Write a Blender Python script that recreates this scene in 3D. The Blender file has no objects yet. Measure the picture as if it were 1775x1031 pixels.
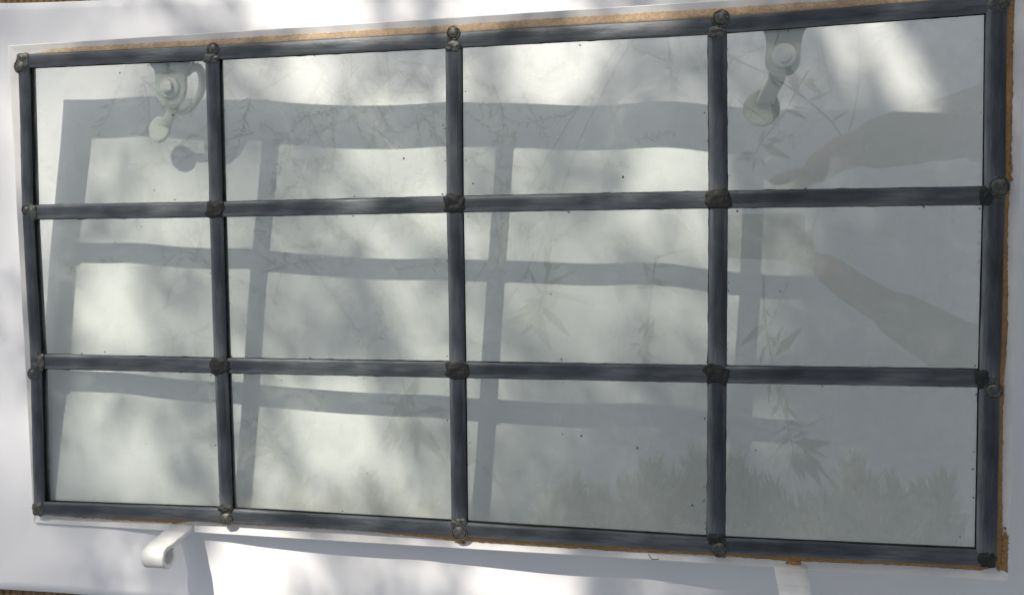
import bpy, bmesh, math, random
import numpy as np
from mathutils import Vector, Matrix, noise
random.seed(7); rng = np.random.default_rng(11)
scene = bpy.context.scene
COL = scene.collection

# ------------------------------------------------------------------ frames of reference
# "window coordinates": u right, v up, w out of the glass (metres).  World: z = 0 is the paper.
F_PX, IW, IH = 1660.1, 1775.0, 1031.0
CR = Matrix(((0.97700, -0.01170, -0.21290), (0.00160, -0.99800, 0.06250), (-0.21320, -0.06140, -0.97510)))
CC = Vector((0.6359, 0.2512, 0.7903))
PA, PB, PC = -0.0098, -0.0513, -0.1240          # paper plane in window coords  w = PA + PB u + PC v
SUNW = Vector((-0.4045, 1.0877, 1.0)).normalized()
n_ = Vector((-PB, -PC, 1)).normalized()
x_ = Vector((1, 0, PB)).normalized(); y_ = n_.cross(x_).normalized(); x_ = y_.cross(n_).normalized()
RM = Matrix((x_, y_, n_)); O_ = Vector((0, 0, PA))
W2W = RM.to_4x4() @ Matrix.Translation(-O_)      # window -> world
def ww(p): return W2W @ Vector(p)
SUN = (RM @ SUNW).normalized()
def ray(px, py):
    d = Vector(((px - IW/2)/F_PX, (py - IH/2)/F_PX, 1)); return (CR.transposed() @ d).normalized()
def hit(px, py, w=0.0):                           # photograph point -> window plane at height w (window coords)
    d = ray(px, py); t = (w - CC.z)/d.z; return CC + d*t
def hitpaper(px, py):                             # -> world point on paper plane
    o = ww(CC); d = RM @ ray(px, py); return o + d*(-o.z/d.z)

# ------------------------------------------------------------------ camera, world, sun, exposure
cam = bpy.data.cameras.new('camera'); co = bpy.data.objects.new('camera', cam); COL.objects.link(co)
cam.sensor_width = 36; cam.lens = 36*F_PX/IW; cam.clip_start = 0.01; cam.clip_end = 500
R3 = RM @ CR.transposed()
cx, cy, cz = R3.col[0], R3.col[1], R3.col[2]
M = Matrix.Identity(4)
for i in range(3):
    M[i][0] = cx[i]; M[i][1] = -cy[i]; M[i][2] = -cz[i]; M[i][3] = ww(CC)[i]
co.matrix_world = M
scene.camera = co
world = bpy.data.worlds.new('World'); scene.world = world; world.use_nodes = True
wn = world.node_tree; wn.nodes.clear()
sky = wn.nodes.new('ShaderNodeTexSky'); sky.sky_type = 'NISHITA'; sky.sun_disc = False
elev = math.asin(SUN.z); az = math.atan2(SUN.x, SUN.y)
sky.sun_elevation = elev; sky.sun_rotation = az; sky.dust_density = 2.0; sky.ozone_density = 0.7
bg = wn.nodes.new('ShaderNodeBackground'); bg.inputs[1].default_value = 0.132
wo = wn.nodes.new('ShaderNodeOutputWorld')
hs = wn.nodes.new('ShaderNodeHueSaturation'); hs.inputs['Saturation'].default_value = 0.42
wn.links.new(sky.outputs[0], hs.inputs['Color']); wn.links.new(hs.outputs[0], bg.inputs[0]); wn.links.new(bg.outputs[0], wo.inputs[0])
sl = bpy.data.lights.new('sun', 'SUN'); sl.energy = 5.0; sl.angle = math.radians(0.53); sl.color = (1.0, 0.935, 0.84)
so = bpy.data.objects.new('sun', sl); COL.objects.link(so)
so.rotation_euler = SUN.to_track_quat('Z', 'Y').to_euler()
scene.view_settings.view_transform = 'Standard'; scene.view_settings.look = 'None'
scene.view_settings.gamma = 1; scene.view_settings.use_curve_mapping = False
scene.view_settings.exposure = 0.0
scene.cycles.transparent_max_bounces = 24
scene.cycles.max_bounces = 8

# ------------------------------------------------------------------ material helpers
def mat(name):
    m = bpy.data.materials.new(name); m.use_nodes = True; nt = m.node_tree
    return m, nt, nt.nodes['Principled BSDF']
def N(nt, t, **kw):
    n = nt.nodes.new(t)
    for k, v in kw.items(): setattr(n, k, v)
    return n
def noise_tex(nt, scale, detail=4, rough=0.55, vec_scale=None, coord='Object', dist=0.0):
    tc = N(nt, 'ShaderNodeTexCoord'); mp = N(nt, 'ShaderNodeMapping')
    if vec_scale: mp.inputs['Scale'].default_value = vec_scale
    nx = N(nt, 'ShaderNodeTexNoise'); nx.inputs['Scale'].default_value = scale
    nx.inputs['Detail'].default_value = detail; nx.inputs['Roughness'].default_value = rough
    nx.inputs['Distortion'].default_value = dist
    nt.links.new(tc.outputs[coord], mp.inputs[0]); nt.links.new(mp.outputs[0], nx.inputs['Vector'])
    return nx
def ramp(nt, src, stops):
    r = N(nt, 'ShaderNodeValToRGB'); e = r.color_ramp.elements
    while len(e) < len(stops): e.new(0.5)
    for el, (p, c) in zip(e, stops):
        el.position = p; el.color = c if len(c) == 4 else (*c, 1)
    nt.links.new(src, r.inputs[0]); return r
def bump(nt, src, strength, dist, bsdf, prev=None):
    b = N(nt, 'ShaderNodeBump'); b.inputs['Strength'].default_value = strength; b.inputs['Distance'].default_value = dist
    nt.links.new(src, b.inputs['Height'])
    if prev: nt.links.new(prev.outputs[0], b.inputs['Normal'])
    nt.links.new(b.outputs[0], bsdf.inputs['Normal']); return b
def mixc(nt, fac, a, b, mode='MIX'):
    m = N(nt, 'ShaderNodeMix', data_type='RGBA', blend_type=mode)
    for i, v in ((0, fac), (6, a), (7, b)):
        if isinstance(v, (int, float)): m.inputs[i].default_value = v
        elif isinstance(v, tuple): m.inputs[i].default_value = (*v, 1) if len(v) == 3 else v
        else: nt.links.new(v, m.inputs[i])
    return m.outputs[2]

def m_lead():
    m, nt, b = mat('patinated lead')
    a = noise_tex(nt, 60, 5, 0.6, (0.10, 1, 1)); r1 = ramp(nt, a.outputs[0], [(0.30, (0.040, 0.046, 0.053)), (0.50, (0.080, 0.090, 0.100)), (0.70, (0.17, 0.18, 0.185))])
    s = noise_tex(nt, 900, 3, 0.6, (0.03, 1, 1)); r2 = ramp(nt, s.outputs[0], [(0.35, (0.90, 0.90, 0.91)), (0.65, (1.10, 1.10, 1.09))])
    c = mixc(nt, 1.0, r1.outputs[0], r2.outputs[0], 'MULTIPLY')
    pt = noise_tex(nt, 60, 7, 0.70, (0.2, 1, 1)); rp = ramp(nt, pt.outputs[0], [(0.34, (0.72, 0.72, 0.74)), (0.50, (1, 1, 1)), (0.70, (1.7, 1.67, 1.6))])
    c = mixc(nt, 1.0, c, rp.outputs[0], 'MULTIPLY')
    k = noise_tex(nt, 300, 4, 0.7); r3 = ramp(nt, k.outputs[0], [(0.62, (0, 0, 0)), (0.78, (1, 1, 1))])
    f = N(nt, 'ShaderNodeMath', operation='MULTIPLY'); f.inputs[1].default_value = 0.5; nt.links.new(r3.outputs[0], f.inputs[0])
    c = mixc(nt, f.outputs[0], c, (0.17, 0.17, 0.17))
    nt.links.new(c, b.inputs['Base Color'])
    b.inputs['Metallic'].default_value = 0.55
    rr = ramp(nt, a.outputs[0], [(0.3, (0.44,)*3), (0.7, (0.62,)*3)]); nt.links.new(rr.outputs[0], b.inputs['Roughness'])
    p = bump(nt, s.outputs[0], 0.35, 0.0004, b); bump(nt, k.outputs[0], 0.4, 0.0006, b, p)
    return m
def m_cement():
    m, nt, b = mat('black glazing cement')
    a = noise_tex(nt, 500, 4); r = ramp(nt, a.outputs[0], [(0.4, (0.006, 0.007, 0.006)), (0.7, (0.022, 0.024, 0.020))])
    nt.links.new(r.outputs[0], b.inputs['Base Color']); b.inputs['Roughness'].default_value = 0.9
    b.inputs['Specular IOR Level'].default_value = 0.15
    return m
def m_solder():
    m, nt, b = mat('dull solder')
    a = noise_tex(nt, 260, 6, 0.7); r = ramp(nt, a.outputs[0], [(0.35, (0.010, 0.011, 0.010)), (0.6, (0.028, 0.029, 0.025)), (0.78, (0.075, 0.075, 0.065))])
    nt.links.new(r.outputs[0], b.inputs['Base Color']); b.inputs['Metallic'].default_value = 0.25; b.inputs['Roughness'].default_value = 0.55
    bump(nt, a.outputs[0], 0.6, 0.001, b)
    return m
def m_rivet():
    m, nt, b = mat('weathered solder dot')
    a = noise_tex(nt, 350, 6, 0.7); r = ramp(nt, a.outputs[0], [(0.3, (0.035, 0.037, 0.034)), (0.55, (0.11, 0.112, 0.10)), (0.75, (0.32, 0.31, 0.27))])
    nt.links.new(r.outputs[0], b.inputs['Base Color']); b.inputs['Metallic'].default_value = 0.5; b.inputs['Roughness'].default_value = 0.42
    bump(nt, a.outputs[0], 0.6, 0.001, b)
    return m
def m_putty(name, c):
    m, nt, b = mat(name)
    a = noise_tex(nt, 55, 6, 0.65); r = ramp(nt, a.outputs[0], [(0.3, tuple(x*.72 for x in c)), (0.55, c), (0.75, tuple(x*1.25 for x in c))])
    k = noise_tex(nt, 420, 4, 0.7); r2 = ramp(nt, k.outputs[0], [(0.3, (0.6, 0.6, 0.6)), (0.6, (1.08, 1.08, 1.08))])
    c = mixc(nt, 1.0, r.outputs[0], r2.outputs[0], 'MULTIPLY')
    nt.links.new(c, b.inputs['Base Color']); b.inputs['Roughness'].default_value = 0.75
    bump(nt, k.outputs[0], 0.5, 0.0008, b)
    return m
def m_paint(name='white metal paint', col=(0.78, 0.775, 0.75)):
    m, nt, b = mat(name)
    a = noise_tex(nt, 24, 5, 0.6); r = ramp(nt, a.outputs[0], [(0.35, tuple(c*0.90 for c in col)), (0.65, col)])
    k = noise_tex(nt, 700, 4, 0.7); r2 = ramp(nt, k.outputs[0], [(0.70, (0, 0, 0)), (0.80, (1, 1, 1))])
    f = N(nt, 'ShaderNodeMath', operation='MULTIPLY'); f.inputs[1].default_value = 0.30; nt.links.new(r2.outputs[0], f.inputs[0])
    c = mixc(nt, f.outputs[0], r.outputs[0], (0.36, 0.32, 0.24))
    nt.links.new(c, b.inputs['Base Color']); b.inputs['Roughness'].default_value = 0.42
    s = noise_tex(nt, 160, 4, 0.6); bump(nt, s.outputs[0], 0.35, 0.0012, b)
    return m
def m_paper():
    m, nt, b = mat('white paper')
    a = noise_tex(nt, 5, 5, 0.5); r = ramp(nt, a.outputs[0], [(0.3, (0.785, 0.785, 0.80)), (0.7, (0.825, 0.82, 0.82))])
    nt.links.new(r.outputs[0], b.inputs['Base Color']); b.inputs['Roughness'].default_value = 0.7
    b.inputs['Specular IOR Level'].default_value = 0.25
    k = noise_tex(nt, 1500, 3, 0.6); p = bump(nt, k.outputs[0], 0.12, 0.0004, b)
    k2 = noise_tex(nt, 14, 4, 0.5, (1, 0.5, 1)); bump(nt, k2.outputs[0], 0.25, 0.006, b, p)
    return m
def m_wood():
    m, nt, b = mat('grooved deck timber')
    a = noise_tex(nt, 30, 7, 0.65, (1, 0.06, 1), dist=0.4); r = ramp(nt, a.outputs[0], [(0.3, (0.20, 0.125, 0.062)), (0.55, (0.36, 0.24, 0.125)), (0.75, (0.50, 0.36, 0.21))])
    s = noise_tex(nt, 420, 4, 0.7, (1, 0.05, 1)); r2 = ramp(nt, s.outputs[0], [(0.35, (0.62, 0.6, 0.58)), (0.65, (1.15, 1.15, 1.15))])
    c = mixc(nt, 1.0, r.outputs[0], r2.outputs[0], 'MULTIPLY')
    nt.links.new(c, b.inputs['Base Color']); b.inputs['Roughness'].default_value = 0.7
    bump(nt, s.outputs[0], 0.5, 0.002, b)
    return m
def m_glass():
    m = bpy.data.materials.new('old window glass'); m.use_nodes = True; nt = m.node_tree; nt.nodes.clear()
    out = N(nt, 'ShaderNodeOutputMaterial'); mix = N(nt, 'ShaderNodeMixShader')
    tr = N(nt, 'ShaderNodeBsdfTransparent'); tr.inputs[0].default_value = (0.976, 0.993, 0.972, 1)
    gl = N(nt, 'ShaderNodeBsdfGlossy'); gl.inputs['Roughness'].default_value = 0.004; gl.inputs[0].default_value = (1, 1, 1, 1)
    # slow waves of drawn glass, seen only in what it mirrors
    w = noise_tex(nt, 5, 2, 0.4); bp = N(nt, 'ShaderNodeBump'); bp.inputs['Strength'].default_value = 0.5; bp.inputs['Distance'].default_value = 0.0016
    nt.links.new(w.outputs[0], bp.inputs['Height']); nt.links.new(bp.outputs[0], gl.inputs['Normal'])
    g = N(nt, 'ShaderNodeNewGeometry'); dt = N(nt, 'ShaderNodeVectorMath', operation='DOT_PRODUCT')
    nt.links.new(g.outputs['Normal'], dt.inputs[0]); nt.links.new(g.outputs['Incoming'], dt.inputs[1])
    ab = N(nt, 'ShaderNodeMath', operation='ABSOLUTE'); nt.links.new(dt.outputs['Value'], ab.inputs[0])
    om = N(nt, 'ShaderNodeMath', operation='SUBTRACT'); om.inputs[0].default_value = 1; nt.links.new(ab.outputs[0], om.inputs[1])
    pw = N(nt, 'ShaderNodeMath', operation='POWER'); pw.inputs[1].default_value = 5; nt.links.new(om.outputs[0], pw.inputs[0])
    ma = N(nt, 'ShaderNodeMath', operation='MULTIPLY_ADD'); ma.inputs[1].default_value = 0.95; ma.inputs[2].default_value = 0.088
    nt.links.new(pw.outputs[0], ma.inputs[0]); nt.links.new(ma.outputs[0], mix.inputs[0])
    nt.links.new(tr.outputs[0], mix.inputs[1]); nt.links.new(gl.outputs[0], mix.inputs[2])
    # thin film of dust
    df = N(nt, 'ShaderNodeBsdfDiffuse'); df.inputs[0].default_value = (0.68, 0.70, 0.64, 1)
    d = noise_tex(nt, 26, 7, 0.7, dist=0.6); dr = ramp(nt, d.outputs[0], [(0.35, (0.006,)*3), (0.52, (0.03,)*3), (0.68, (0.12,)*3)])
    mx2 = N(nt, 'ShaderNodeMixShader'); nt.links.new(dr.outputs[0], mx2.inputs[0])
    nt.links.new(mix.outputs[0], mx2.inputs[1]); nt.links.new(df.outputs[0], mx2.inputs[2])
    nt.links.new(mx2.outputs[0], out.inputs[0])
    return m
def m_leaf(name, lo, hi):
    m, nt, b = mat(name)
    oi = N(nt, 'ShaderNodeNewGeometry')
    r = ramp(nt, oi.outputs['Random Per Island'], [(0.0, lo), (1.0, hi)])
    nt.links.new(r.outputs[0], b.inputs['Base Color']); b.inputs['Roughness'].default_value = 0.85; b.inputs['Specular IOR Level'].default_value = 0.1
    tl = N(nt, 'ShaderNodeBsdfTranslucent'); nt.links.new(r.outputs[0], tl.inputs[0])
    mx = N(nt, 'ShaderNodeMixShader'); mx.inputs[0].default_value = 0.15
    nt.links.new(b.outputs[0], mx.inputs[1]); nt.links.new(tl.outputs[0], mx.inputs[2])
    nt.links.new(mx.outputs[0], nt.nodes['Material Output'].inputs[0])
    return m
def m_plain(name, c1, c2, scale=12, rough=0.7, vs=None):
    m, nt, b = mat(name)
    a = noise_tex(nt, scale, 6, 0.6, vs); r = ramp(nt, a.outputs[0], [(0.35, c1), (0.65, c2)])
    nt.links.new(r.outputs[0], b.inputs['Base Color']); b.inputs['Roughness'].default_value = rough
    bump(nt, a.outputs[0], 0.3, 0.01, b)
    return m
LEAD, CEM, SOLD, RIV, PUT, PAINT, PAPER, WOOD, GLASS = m_lead(), m_cement(), m_solder(), m_rivet(), m_putty('tan glazing putty', (0.42, 0.30, 0.18)), m_paint(), m_paper(), m_wood(), m_glass()
PUT2 = m_putty('brown glazing putty', (0.38, 0.22, 0.075))
HARD = m_paint('cream painted iron', (0.70, 0.71, 0.66))
HOLE = m_plain('dark bare iron', (0.02, 0.018, 0.015), (0.06, 0.05, 0.04), 80)
SPECK = m_plain('dark grit', (0.02, 0.015, 0.01), (0.06, 0.045, 0.03), 400)
LEAF_A = m_leaf('lance leaf green', (0.05, 0.07, 0.03), (0.12, 0.145, 0.07))
LEAF_B = m_leaf('olive tan needle', (0.17, 0.16, 0.085), (0.34, 0.31, 0.19))
BARK = m_plain('grey brown bark', (0.06, 0.045, 0.035), (0.16, 0.13, 0.10), 14, 0.9, (1, 1, 0.2))

# ------------------------------------------------------------------ object helpers
def link(name, me, mats, parent=None, smooth=True):
    if not isinstance(mats, (list, tuple)): mats = [mats]
    for m in mats: me.materials.append(m)
    o = bpy.data.objects.new(name, me); COL.objects.link(o)
    if parent: o.parent = parent
    if smooth:
        me.polygons.foreach_set('use_smooth', [True]*len(me.polygons))
    return o
def bm_obj(name, bm, mats, parent=None, smooth=True):
    bmesh.ops.recalc_face_normals(bm, faces=bm.faces)
    me = bpy.data.meshes.new(name); bm.to_mesh(me); bm.free()
    return link(name, me, mats, parent, smooth)
def empty(name, m=None, parent=None):
    o = bpy.data.objects.new(name, None); COL.objects.link(o); o.empty_display_size = 0.05
    if m is not None: o.matrix_world = m
    if parent: o.parent = parent
    return o
def tag(o, label=None, cat=None, group=None, kind=None):
    for k, v in (('label', label), ('category', cat), ('group', group), ('kind', kind)):
        if v: o[k] = v
    return o
def grid_loft(bm, rings, closed=True, caps=True, mi=None):
    V = [[bm.verts.new(p) for p in r] for r in rings]; n = len(rings[0])
    for i in range(len(V)-1):
        for j in range(n if closed else n-1):
            f = bm.faces.new((V[i][j], V[i][(j+1) % n], V[i+1][(j+1) % n], V[i+1][j]))
            if mi: f.material_index = mi[j]
    if caps and closed:
        bm.faces.new(V[0]); bm.faces.new(V[-1][::-1])
    return V
def tube(bm, pts, radii, seg=12, squash=None):
    pts = [Vector(p) for p in pts]; rings = []
    up = None
    for i, p in enumerate(pts):
        t = (pts[min(i+1, len(pts)-1)] - pts[max(i-1, 0)]).normalized()
        if up is None: up = t.orthogonal().normalized()
        up = (up - t*up.dot(t)).normalized(); s = t.cross(up)
        r = radii[i] if isinstance(radii, (list, tuple)) else radii
        rings.append([p + (up*math.cos(a) + s*math.sin(a))*r for a in [2*math.pi*k/seg for k in range(seg)]])
    grid_loft(bm, rings)
def smooth_path(pts, n):
    pts = [Vector(p) for p in pts]; out = []
    P = [pts[0]*2-pts[1]] + pts + [pts[-1]*2-pts[-2]]
    for i in range(1, len(P)-2):
        for k in range(n):
            t = k/n; a, b, c, d = P[i-1], P[i], P[i+1], P[i+2]
            out.append(0.5*((2*b)+(c-a)*t+(2*a-5*b+4*c-d)*t*t+(3*b-a-3*c+d)*t**3))
    out.append(pts[-1]); return out
def strap(bm, path, width, thick, sidev):
    """flat bar following a path; width may vary; sidev = width direction"""
    path = [Vector(p) for p in path]; rings = []
    for i, p in enumerate(path):
        t = (path[min(i+1, len(path)-1)] - path[max(i-1, 0)]).normalized()
        s = (Vector(sidev) - t*Vector(sidev).dot(t)).normalized(); nn = s.cross(t)
        w = (width[i] if isinstance(width, (list, tuple)) else width)/2; h = thick/2; c = min(h*0.3, w*0.3)
        rings.append([p + s*a + nn*b for a, b in ((-w, -h+c), (-w+c, -h), (w-c, -h), (w, -h+c), (w, h-c), (w-c, h), (-w+c, h), (-w, h-c))])
    grid_loft(bm, rings)

# ------------------------------------------------------------------ ground, deck, paper
def ground():
    bm = bmesh.new()
    n = 24; V = {}
    for i in range(n+1):
        for j in range(n+1):
            x = ((i/n)*2-1); y = ((j/n)*2-1)
            X = math.copysign(abs(x)**2.2*120, x); Y = math.copysign(abs(y)**2.2*120, y)
            V[i, j] = bm.verts.new((X, Y, -0.19 + 0.0*X))
    for i in range(n):
        for j in range(n): bm.faces.new((V[i, j], V[i+1, j], V[i+1, j+1], V[i, j+1]))
    o = bm_obj('ground', bm, m_plain('mossy garden soil', (0.04, 0.045, 0.02), (0.09, 0.09, 0.045), 3, 0.95)); o['kind'] = 'structure'
ground()
def deck():
    # grooved boards running almost along v (2.4 degrees off)
    a = math.radians(2.35); D = Vector((-math.sin(a), math.cos(a), 0)); S = Vector((math.cos(a), math.sin(a), 0))
    P0 = hitpaper(137, 5); P1 = hitpaper(300, 5)
    pitch = abs((P1-P0).dot(S)); gap = 0.0062
    bm = bmesh.new()
    z0 = -0.0045; ng = 12
    for k in range(-18, 24):
        x0 = k*pitch + gap/2; x1 = (k+1)*pitch - gap/2
        prof = [(x0, z0-0.024), (x0, z0-0.002), (x0+0.002, z0)]
        w = (x1-x0-0.008)/ng
        for g in range(ng):
            s = x0+0.004+g*w
            prof += [(s, z0), (s+w*0.22, z0-0.0018), (s+w*0.5, z0-0.0018), (s+w*0.72, z0)]
        prof += [(x1-0.002, z0), (x1, z0-0.002), (x1, z0-0.024)]
        o = Vector((P0.x, P0.y, 0)); off = random.uniform(-0.0006, 0.0006)
        rings = [[o + S*px + D*L + Vector((0, 0, pz+off)) for px, pz in prof] for L in (-2.2, -0.9, 0, 0.9, 2.0)]
        grid_loft(bm, rings)
    ob = bm_obj('deck', bm, WOOD, smooth=False); ob['kind'] = 'structure'
    bm = bmesh.new()
    for L in (-1.6, -1.1, -0.6, -0.1, 0.4, 0.9, 1.4):
        c = Vector((P0.x, P0.y, 0)) + D*L
        rings = [[c + S*s + D*dx + Vector((0, 0, dz)) for dx, dz in ((-0.03, -0.18), (0.03, -0.18), (0.03, -0.031), (-0.03, -0.031))] for s in (-2.0, 2.4)]
        grid_loft(bm, rings)
    ob = bm_obj('deck_joists', bm, m_plain('dark joist timber', (0.03, 0.022, 0.014), (0.07, 0.05, 0.03)), smooth=False); ob['kind'] = 'structure'
deck()
def pz(x, y):
    """gentle ripples of the sheet, ridges running along y"""
    z = 0
    g = 1.35
    for c, s, a in ((0.085, 0.035, 0.0020), (0.30, 0.07, -0.0018), (0.585, 0.045, 0.0040), (0.69, 0.035, -0.0010), (0.45, 0.05, 0.0006), (-0.12, 0.05, 0.003), (0.98, 0.06, 0.004), (0.20, 0.022, 0.0013), (0.385, 0.02, 0.0010)):
        cc = c + 0.05*(y-0.25)
        z += g*a*math.exp(-((x-cc)/s)**2)
    z += 0.0007*math.sin(x*23+1.3*y*9) + 0.0005*math.sin(y*31+x*7)
    return z + 0.0030
def paper():
    bm = bmesh.new(); nx, ny = 220, 70
    A, B_ = hitpaper(0, 10), hitpaper(370, 0); C_, D_ = hitpaper(0, 1018), hitpaper(133, 1027.5)
    st = (B_.y-A.y)/(B_.x-A.x); sb = (D_.y-C_.y)/(D_.x-C_.x)
    V = []
    for i in range(nx+1):
        x = -0.42 + i/nx*1.75; row = []
        yt = A.y + st*(x-A.x) + 0.0012*math.sin(x*11+1) ; yb = C_.y + sb*(x-C_.x)*1.0 + 0.0012*math.sin(x*9)
        if x > B_.x: yt = B_.y + 0.005*(x-B_.x)
        if x > 0.05: yb = yb - 0.01*(x-0.05)
        for j in range(ny+1):
            y = yb + (yt-yb)*j/ny
            z = pz(x, y)
            row.append(bm.verts.new((x, y, z)))
        V.append(row)
    for i in range(nx):
        for j in range(ny): bm.faces.new((V[i][j], V[i+1][j], V[i+1][j+1], V[i][j+1]))
    o = bm_obj('paper_sheet', bm, PAPER)
    md = o.modifiers.new('thickness', 'SOLIDIFY'); md.thickness = 0.0004; md.offset = -1
    tag(o, 'large white rippled paper sheet spread on the wooden deck beneath the leaded window', 'paper sheet')
paper()

# ------------------------------------------------------------------ the leaded window
WIN = empty('leaded_window', W2W.copy())
tag(WIN, 'white framed leaded glass window with twelve clear panes lying on white paper', 'window')
NPX = [[(45, 107), (370, 92), (787, 70), (1243, 45), (1726, 9)],
       [(52, 368), (377, 363), (789, 354), (1245, 346), (1722, 339)],
       [(66, 626), (385, 633), (794, 640), (1243, 648), (1714, 655)],
       [(72, 879), (395, 891), (797, 915), (1241, 943), (1708, 965)]]
NODE = [[hit(*q) for q in r] for r in NPX]
for r in NODE:
    for q in r: q.z = 0

def came(p, q, width, name='lead_came', h=0.0036, seed=0, both=True):
    """domed lead bar from p to q lying over the glass, with its cement line"""
    p, q = Vector(p), Vector(q); L = (q-p).length; d = (q-p).normalized(); s = Vector((0, 0, 1)).cross(d)
    n = max(8, int(L/0.006)); rings = []; W = width/2
    prof = [(-1.0, -0.2), (-1.0, .5), (-.95, .72), (-.82, .86), (-.5, .95), (-.18, 1.0), (.18, 1.0), (.5, .95), (.82, .86), (.95, .72), (1.0, .5), (1.0, -0.2)]
    for i in range(n+1):
        t = i/n*L
        wl = W + 0.00028*noise.noise(Vector((t*28, seed*3.1, 0))) + 0.00012*noise.noise(Vector((t*150, seed*3.1, 9)))
        wr = W + 0.00028*noise.noise(Vector((t*28, seed*3.1, 5))) + 0.00012*noise.noise(Vector((t*150, seed*3.1, 2)))
        off = 0.0005*noise.noise(Vector((t*9, seed*7.7, 3)))
        hh = h*(1 + 0.07*noise.noise(Vector((t*20, seed, 1))))
        rings.append([Vector((t, off + (a*wl if a < 0 else a*wr), b*hh + 0.0002*noise.noise(Vector((t*60, a*3, seed))))) for a, b in prof])
    bm = bmesh.new(); grid_loft(bm, rings, mi=[1]+[0]*9+[1]+[0])
    # cement lip: slim ragged black strip squeezed out along each edge
    for sg in (-1, 1):
        rr = []
        for i in range(n*2+1):
            t = i/(n*2)*L
            w = 0.0003 + 0.0006*max(0, noise.noise(Vector((t*90, seed+sg*4, 7)))) + 0.0003*abs(noise.noise(Vector((t*500, seed+sg, 3))))
            y0 = sg*(W-0.0008); y1 = sg*(W+w)
            rr.append([Vector((t, y0, 0.00012)), Vector((t, y1, 0.00012)), Vector((t, y1-sg*w*.4, 0.0007)), Vector((t, y0, 0.0012))])
        nf = len(bm.faces); grid_loft(bm, rr); bm.faces.ensure_lookup_table()
        for f in bm.faces[nf:]: f.material_index = 1
    if both:                                   # the flange under the glass
        rr = [[Vector((t, -W*.95, -.0032)), Vector((t, W*.95, -.0032)), Vector((t, W*.85, -.0066)), Vector((t, -W*.85, -.0066))] for t in (0, L/2, L)]
        nf = len(bm.faces); grid_loft(bm, rr); bm.faces.ensure_lookup_table()
    o = bm_obj(name, bm, [LEAD, CEM], WIN)
    Mx = Matrix.Identity(4)
    for i in range(3): Mx[i][0] = d[i]; Mx[i][1] = s[i]; Mx[i][2] = (0, 0, 1)[i]; Mx[i][3] = p[i]
    o.matrix_local = Mx
    return o
sd = 0
VW = [0.0120, 0.0134, 0.0140, 0.0146, 0.0150]     # width of vertical cames
HWD = [0.0128, 0.0136, 0.0140, 0.0132]
# the verticals run in three lengths between the nodes, the horizontals in four
for j in range(5):
    for i in range(3):
        a, b = NODE[i][j].copy(), NODE[i+1][j].copy(); sd += 1
        d = (b-a).normalized()
        if i == 0 and 0 < j < 4: a += d*0.004
        if i == 2 and 0 < j < 4: b -= d*0.004
        came(a, b, VW[j], seed=sd, h=0.0050 if j in (0, 4) else 0.0043)
for i in range(4):
    for j in range(4):
        a, b = NODE[i][j].copy(), NODE[i][j+1].copy(); sd += 1
        d = (b-a).normalized()
        if i in (1, 2):
            if j == 0: a += d*0.005
            if j == 3: b -= d*0.005
        came(a, b, HWD[i], seed=sd, h=0.0046 if i in (0, 3) else 0.0040)

def blob(name, c, rx, ry, rz, seed, m, rot=0.0, pw=0.75, am=0.22, parent=None):
    bm = bmesh.new(); bmesh.ops.create_icosphere(bm, subdivisions=4, radius=1)
    for v in bm.verts:
        x, y, z = v.co
        x = math.copysign(abs(x)**pw, x); y = math.copysign(abs(y)**pw, y)
        k = 1 + am*noise.noise(Vector((x*1.3+seed*5, y*1.3, z))) + am*.5*noise.noise(Vector((x*3.5, y*3.5+seed, z*2)))
        v.co = (x*rx*k, y*ry*k, z*rz*(1 + 0.45*noise.noise(Vector((x*2.2, y*2.2, seed*2)))))
    o = bm_obj(name, bm, m, parent or WIN)
    o.location = c; o.rotation_euler = (0, 0, rot); return o
random.seed(3)
for i in range(4):
    for j in range(5):
        c = NODE[i][j].copy(); k = i*5+j
        inner = 0 < i < 3 and 0 < j < 4
        if inner: rx, ry = random.uniform(.0090, .0105), random.uniform(.0076, .0086)
        elif i in (0, 3) and 0 < j < 4:
            rx, ry = .0070, .0050; c.y += -0.0055 if i == 0 else 0.0055
        elif j in (0, 4) and 0 < i < 3:
            rx, ry = .0052, .0076; c.x += 0.0050 if j == 0 else -0.0055
        else:
            rx, ry = .0070, .0070
        blob('solder_joint', (c.x, c.y, 0.0036), rx, ry, 0.0019 if inner else 0.0023, k*1.7+.3, SOLD if (inner or k in (9, 14, 16, 18, 19)) else RIV, random.uniform(-.15, .15), pw=0.72 if inner else 0.8, am=.3)
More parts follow.
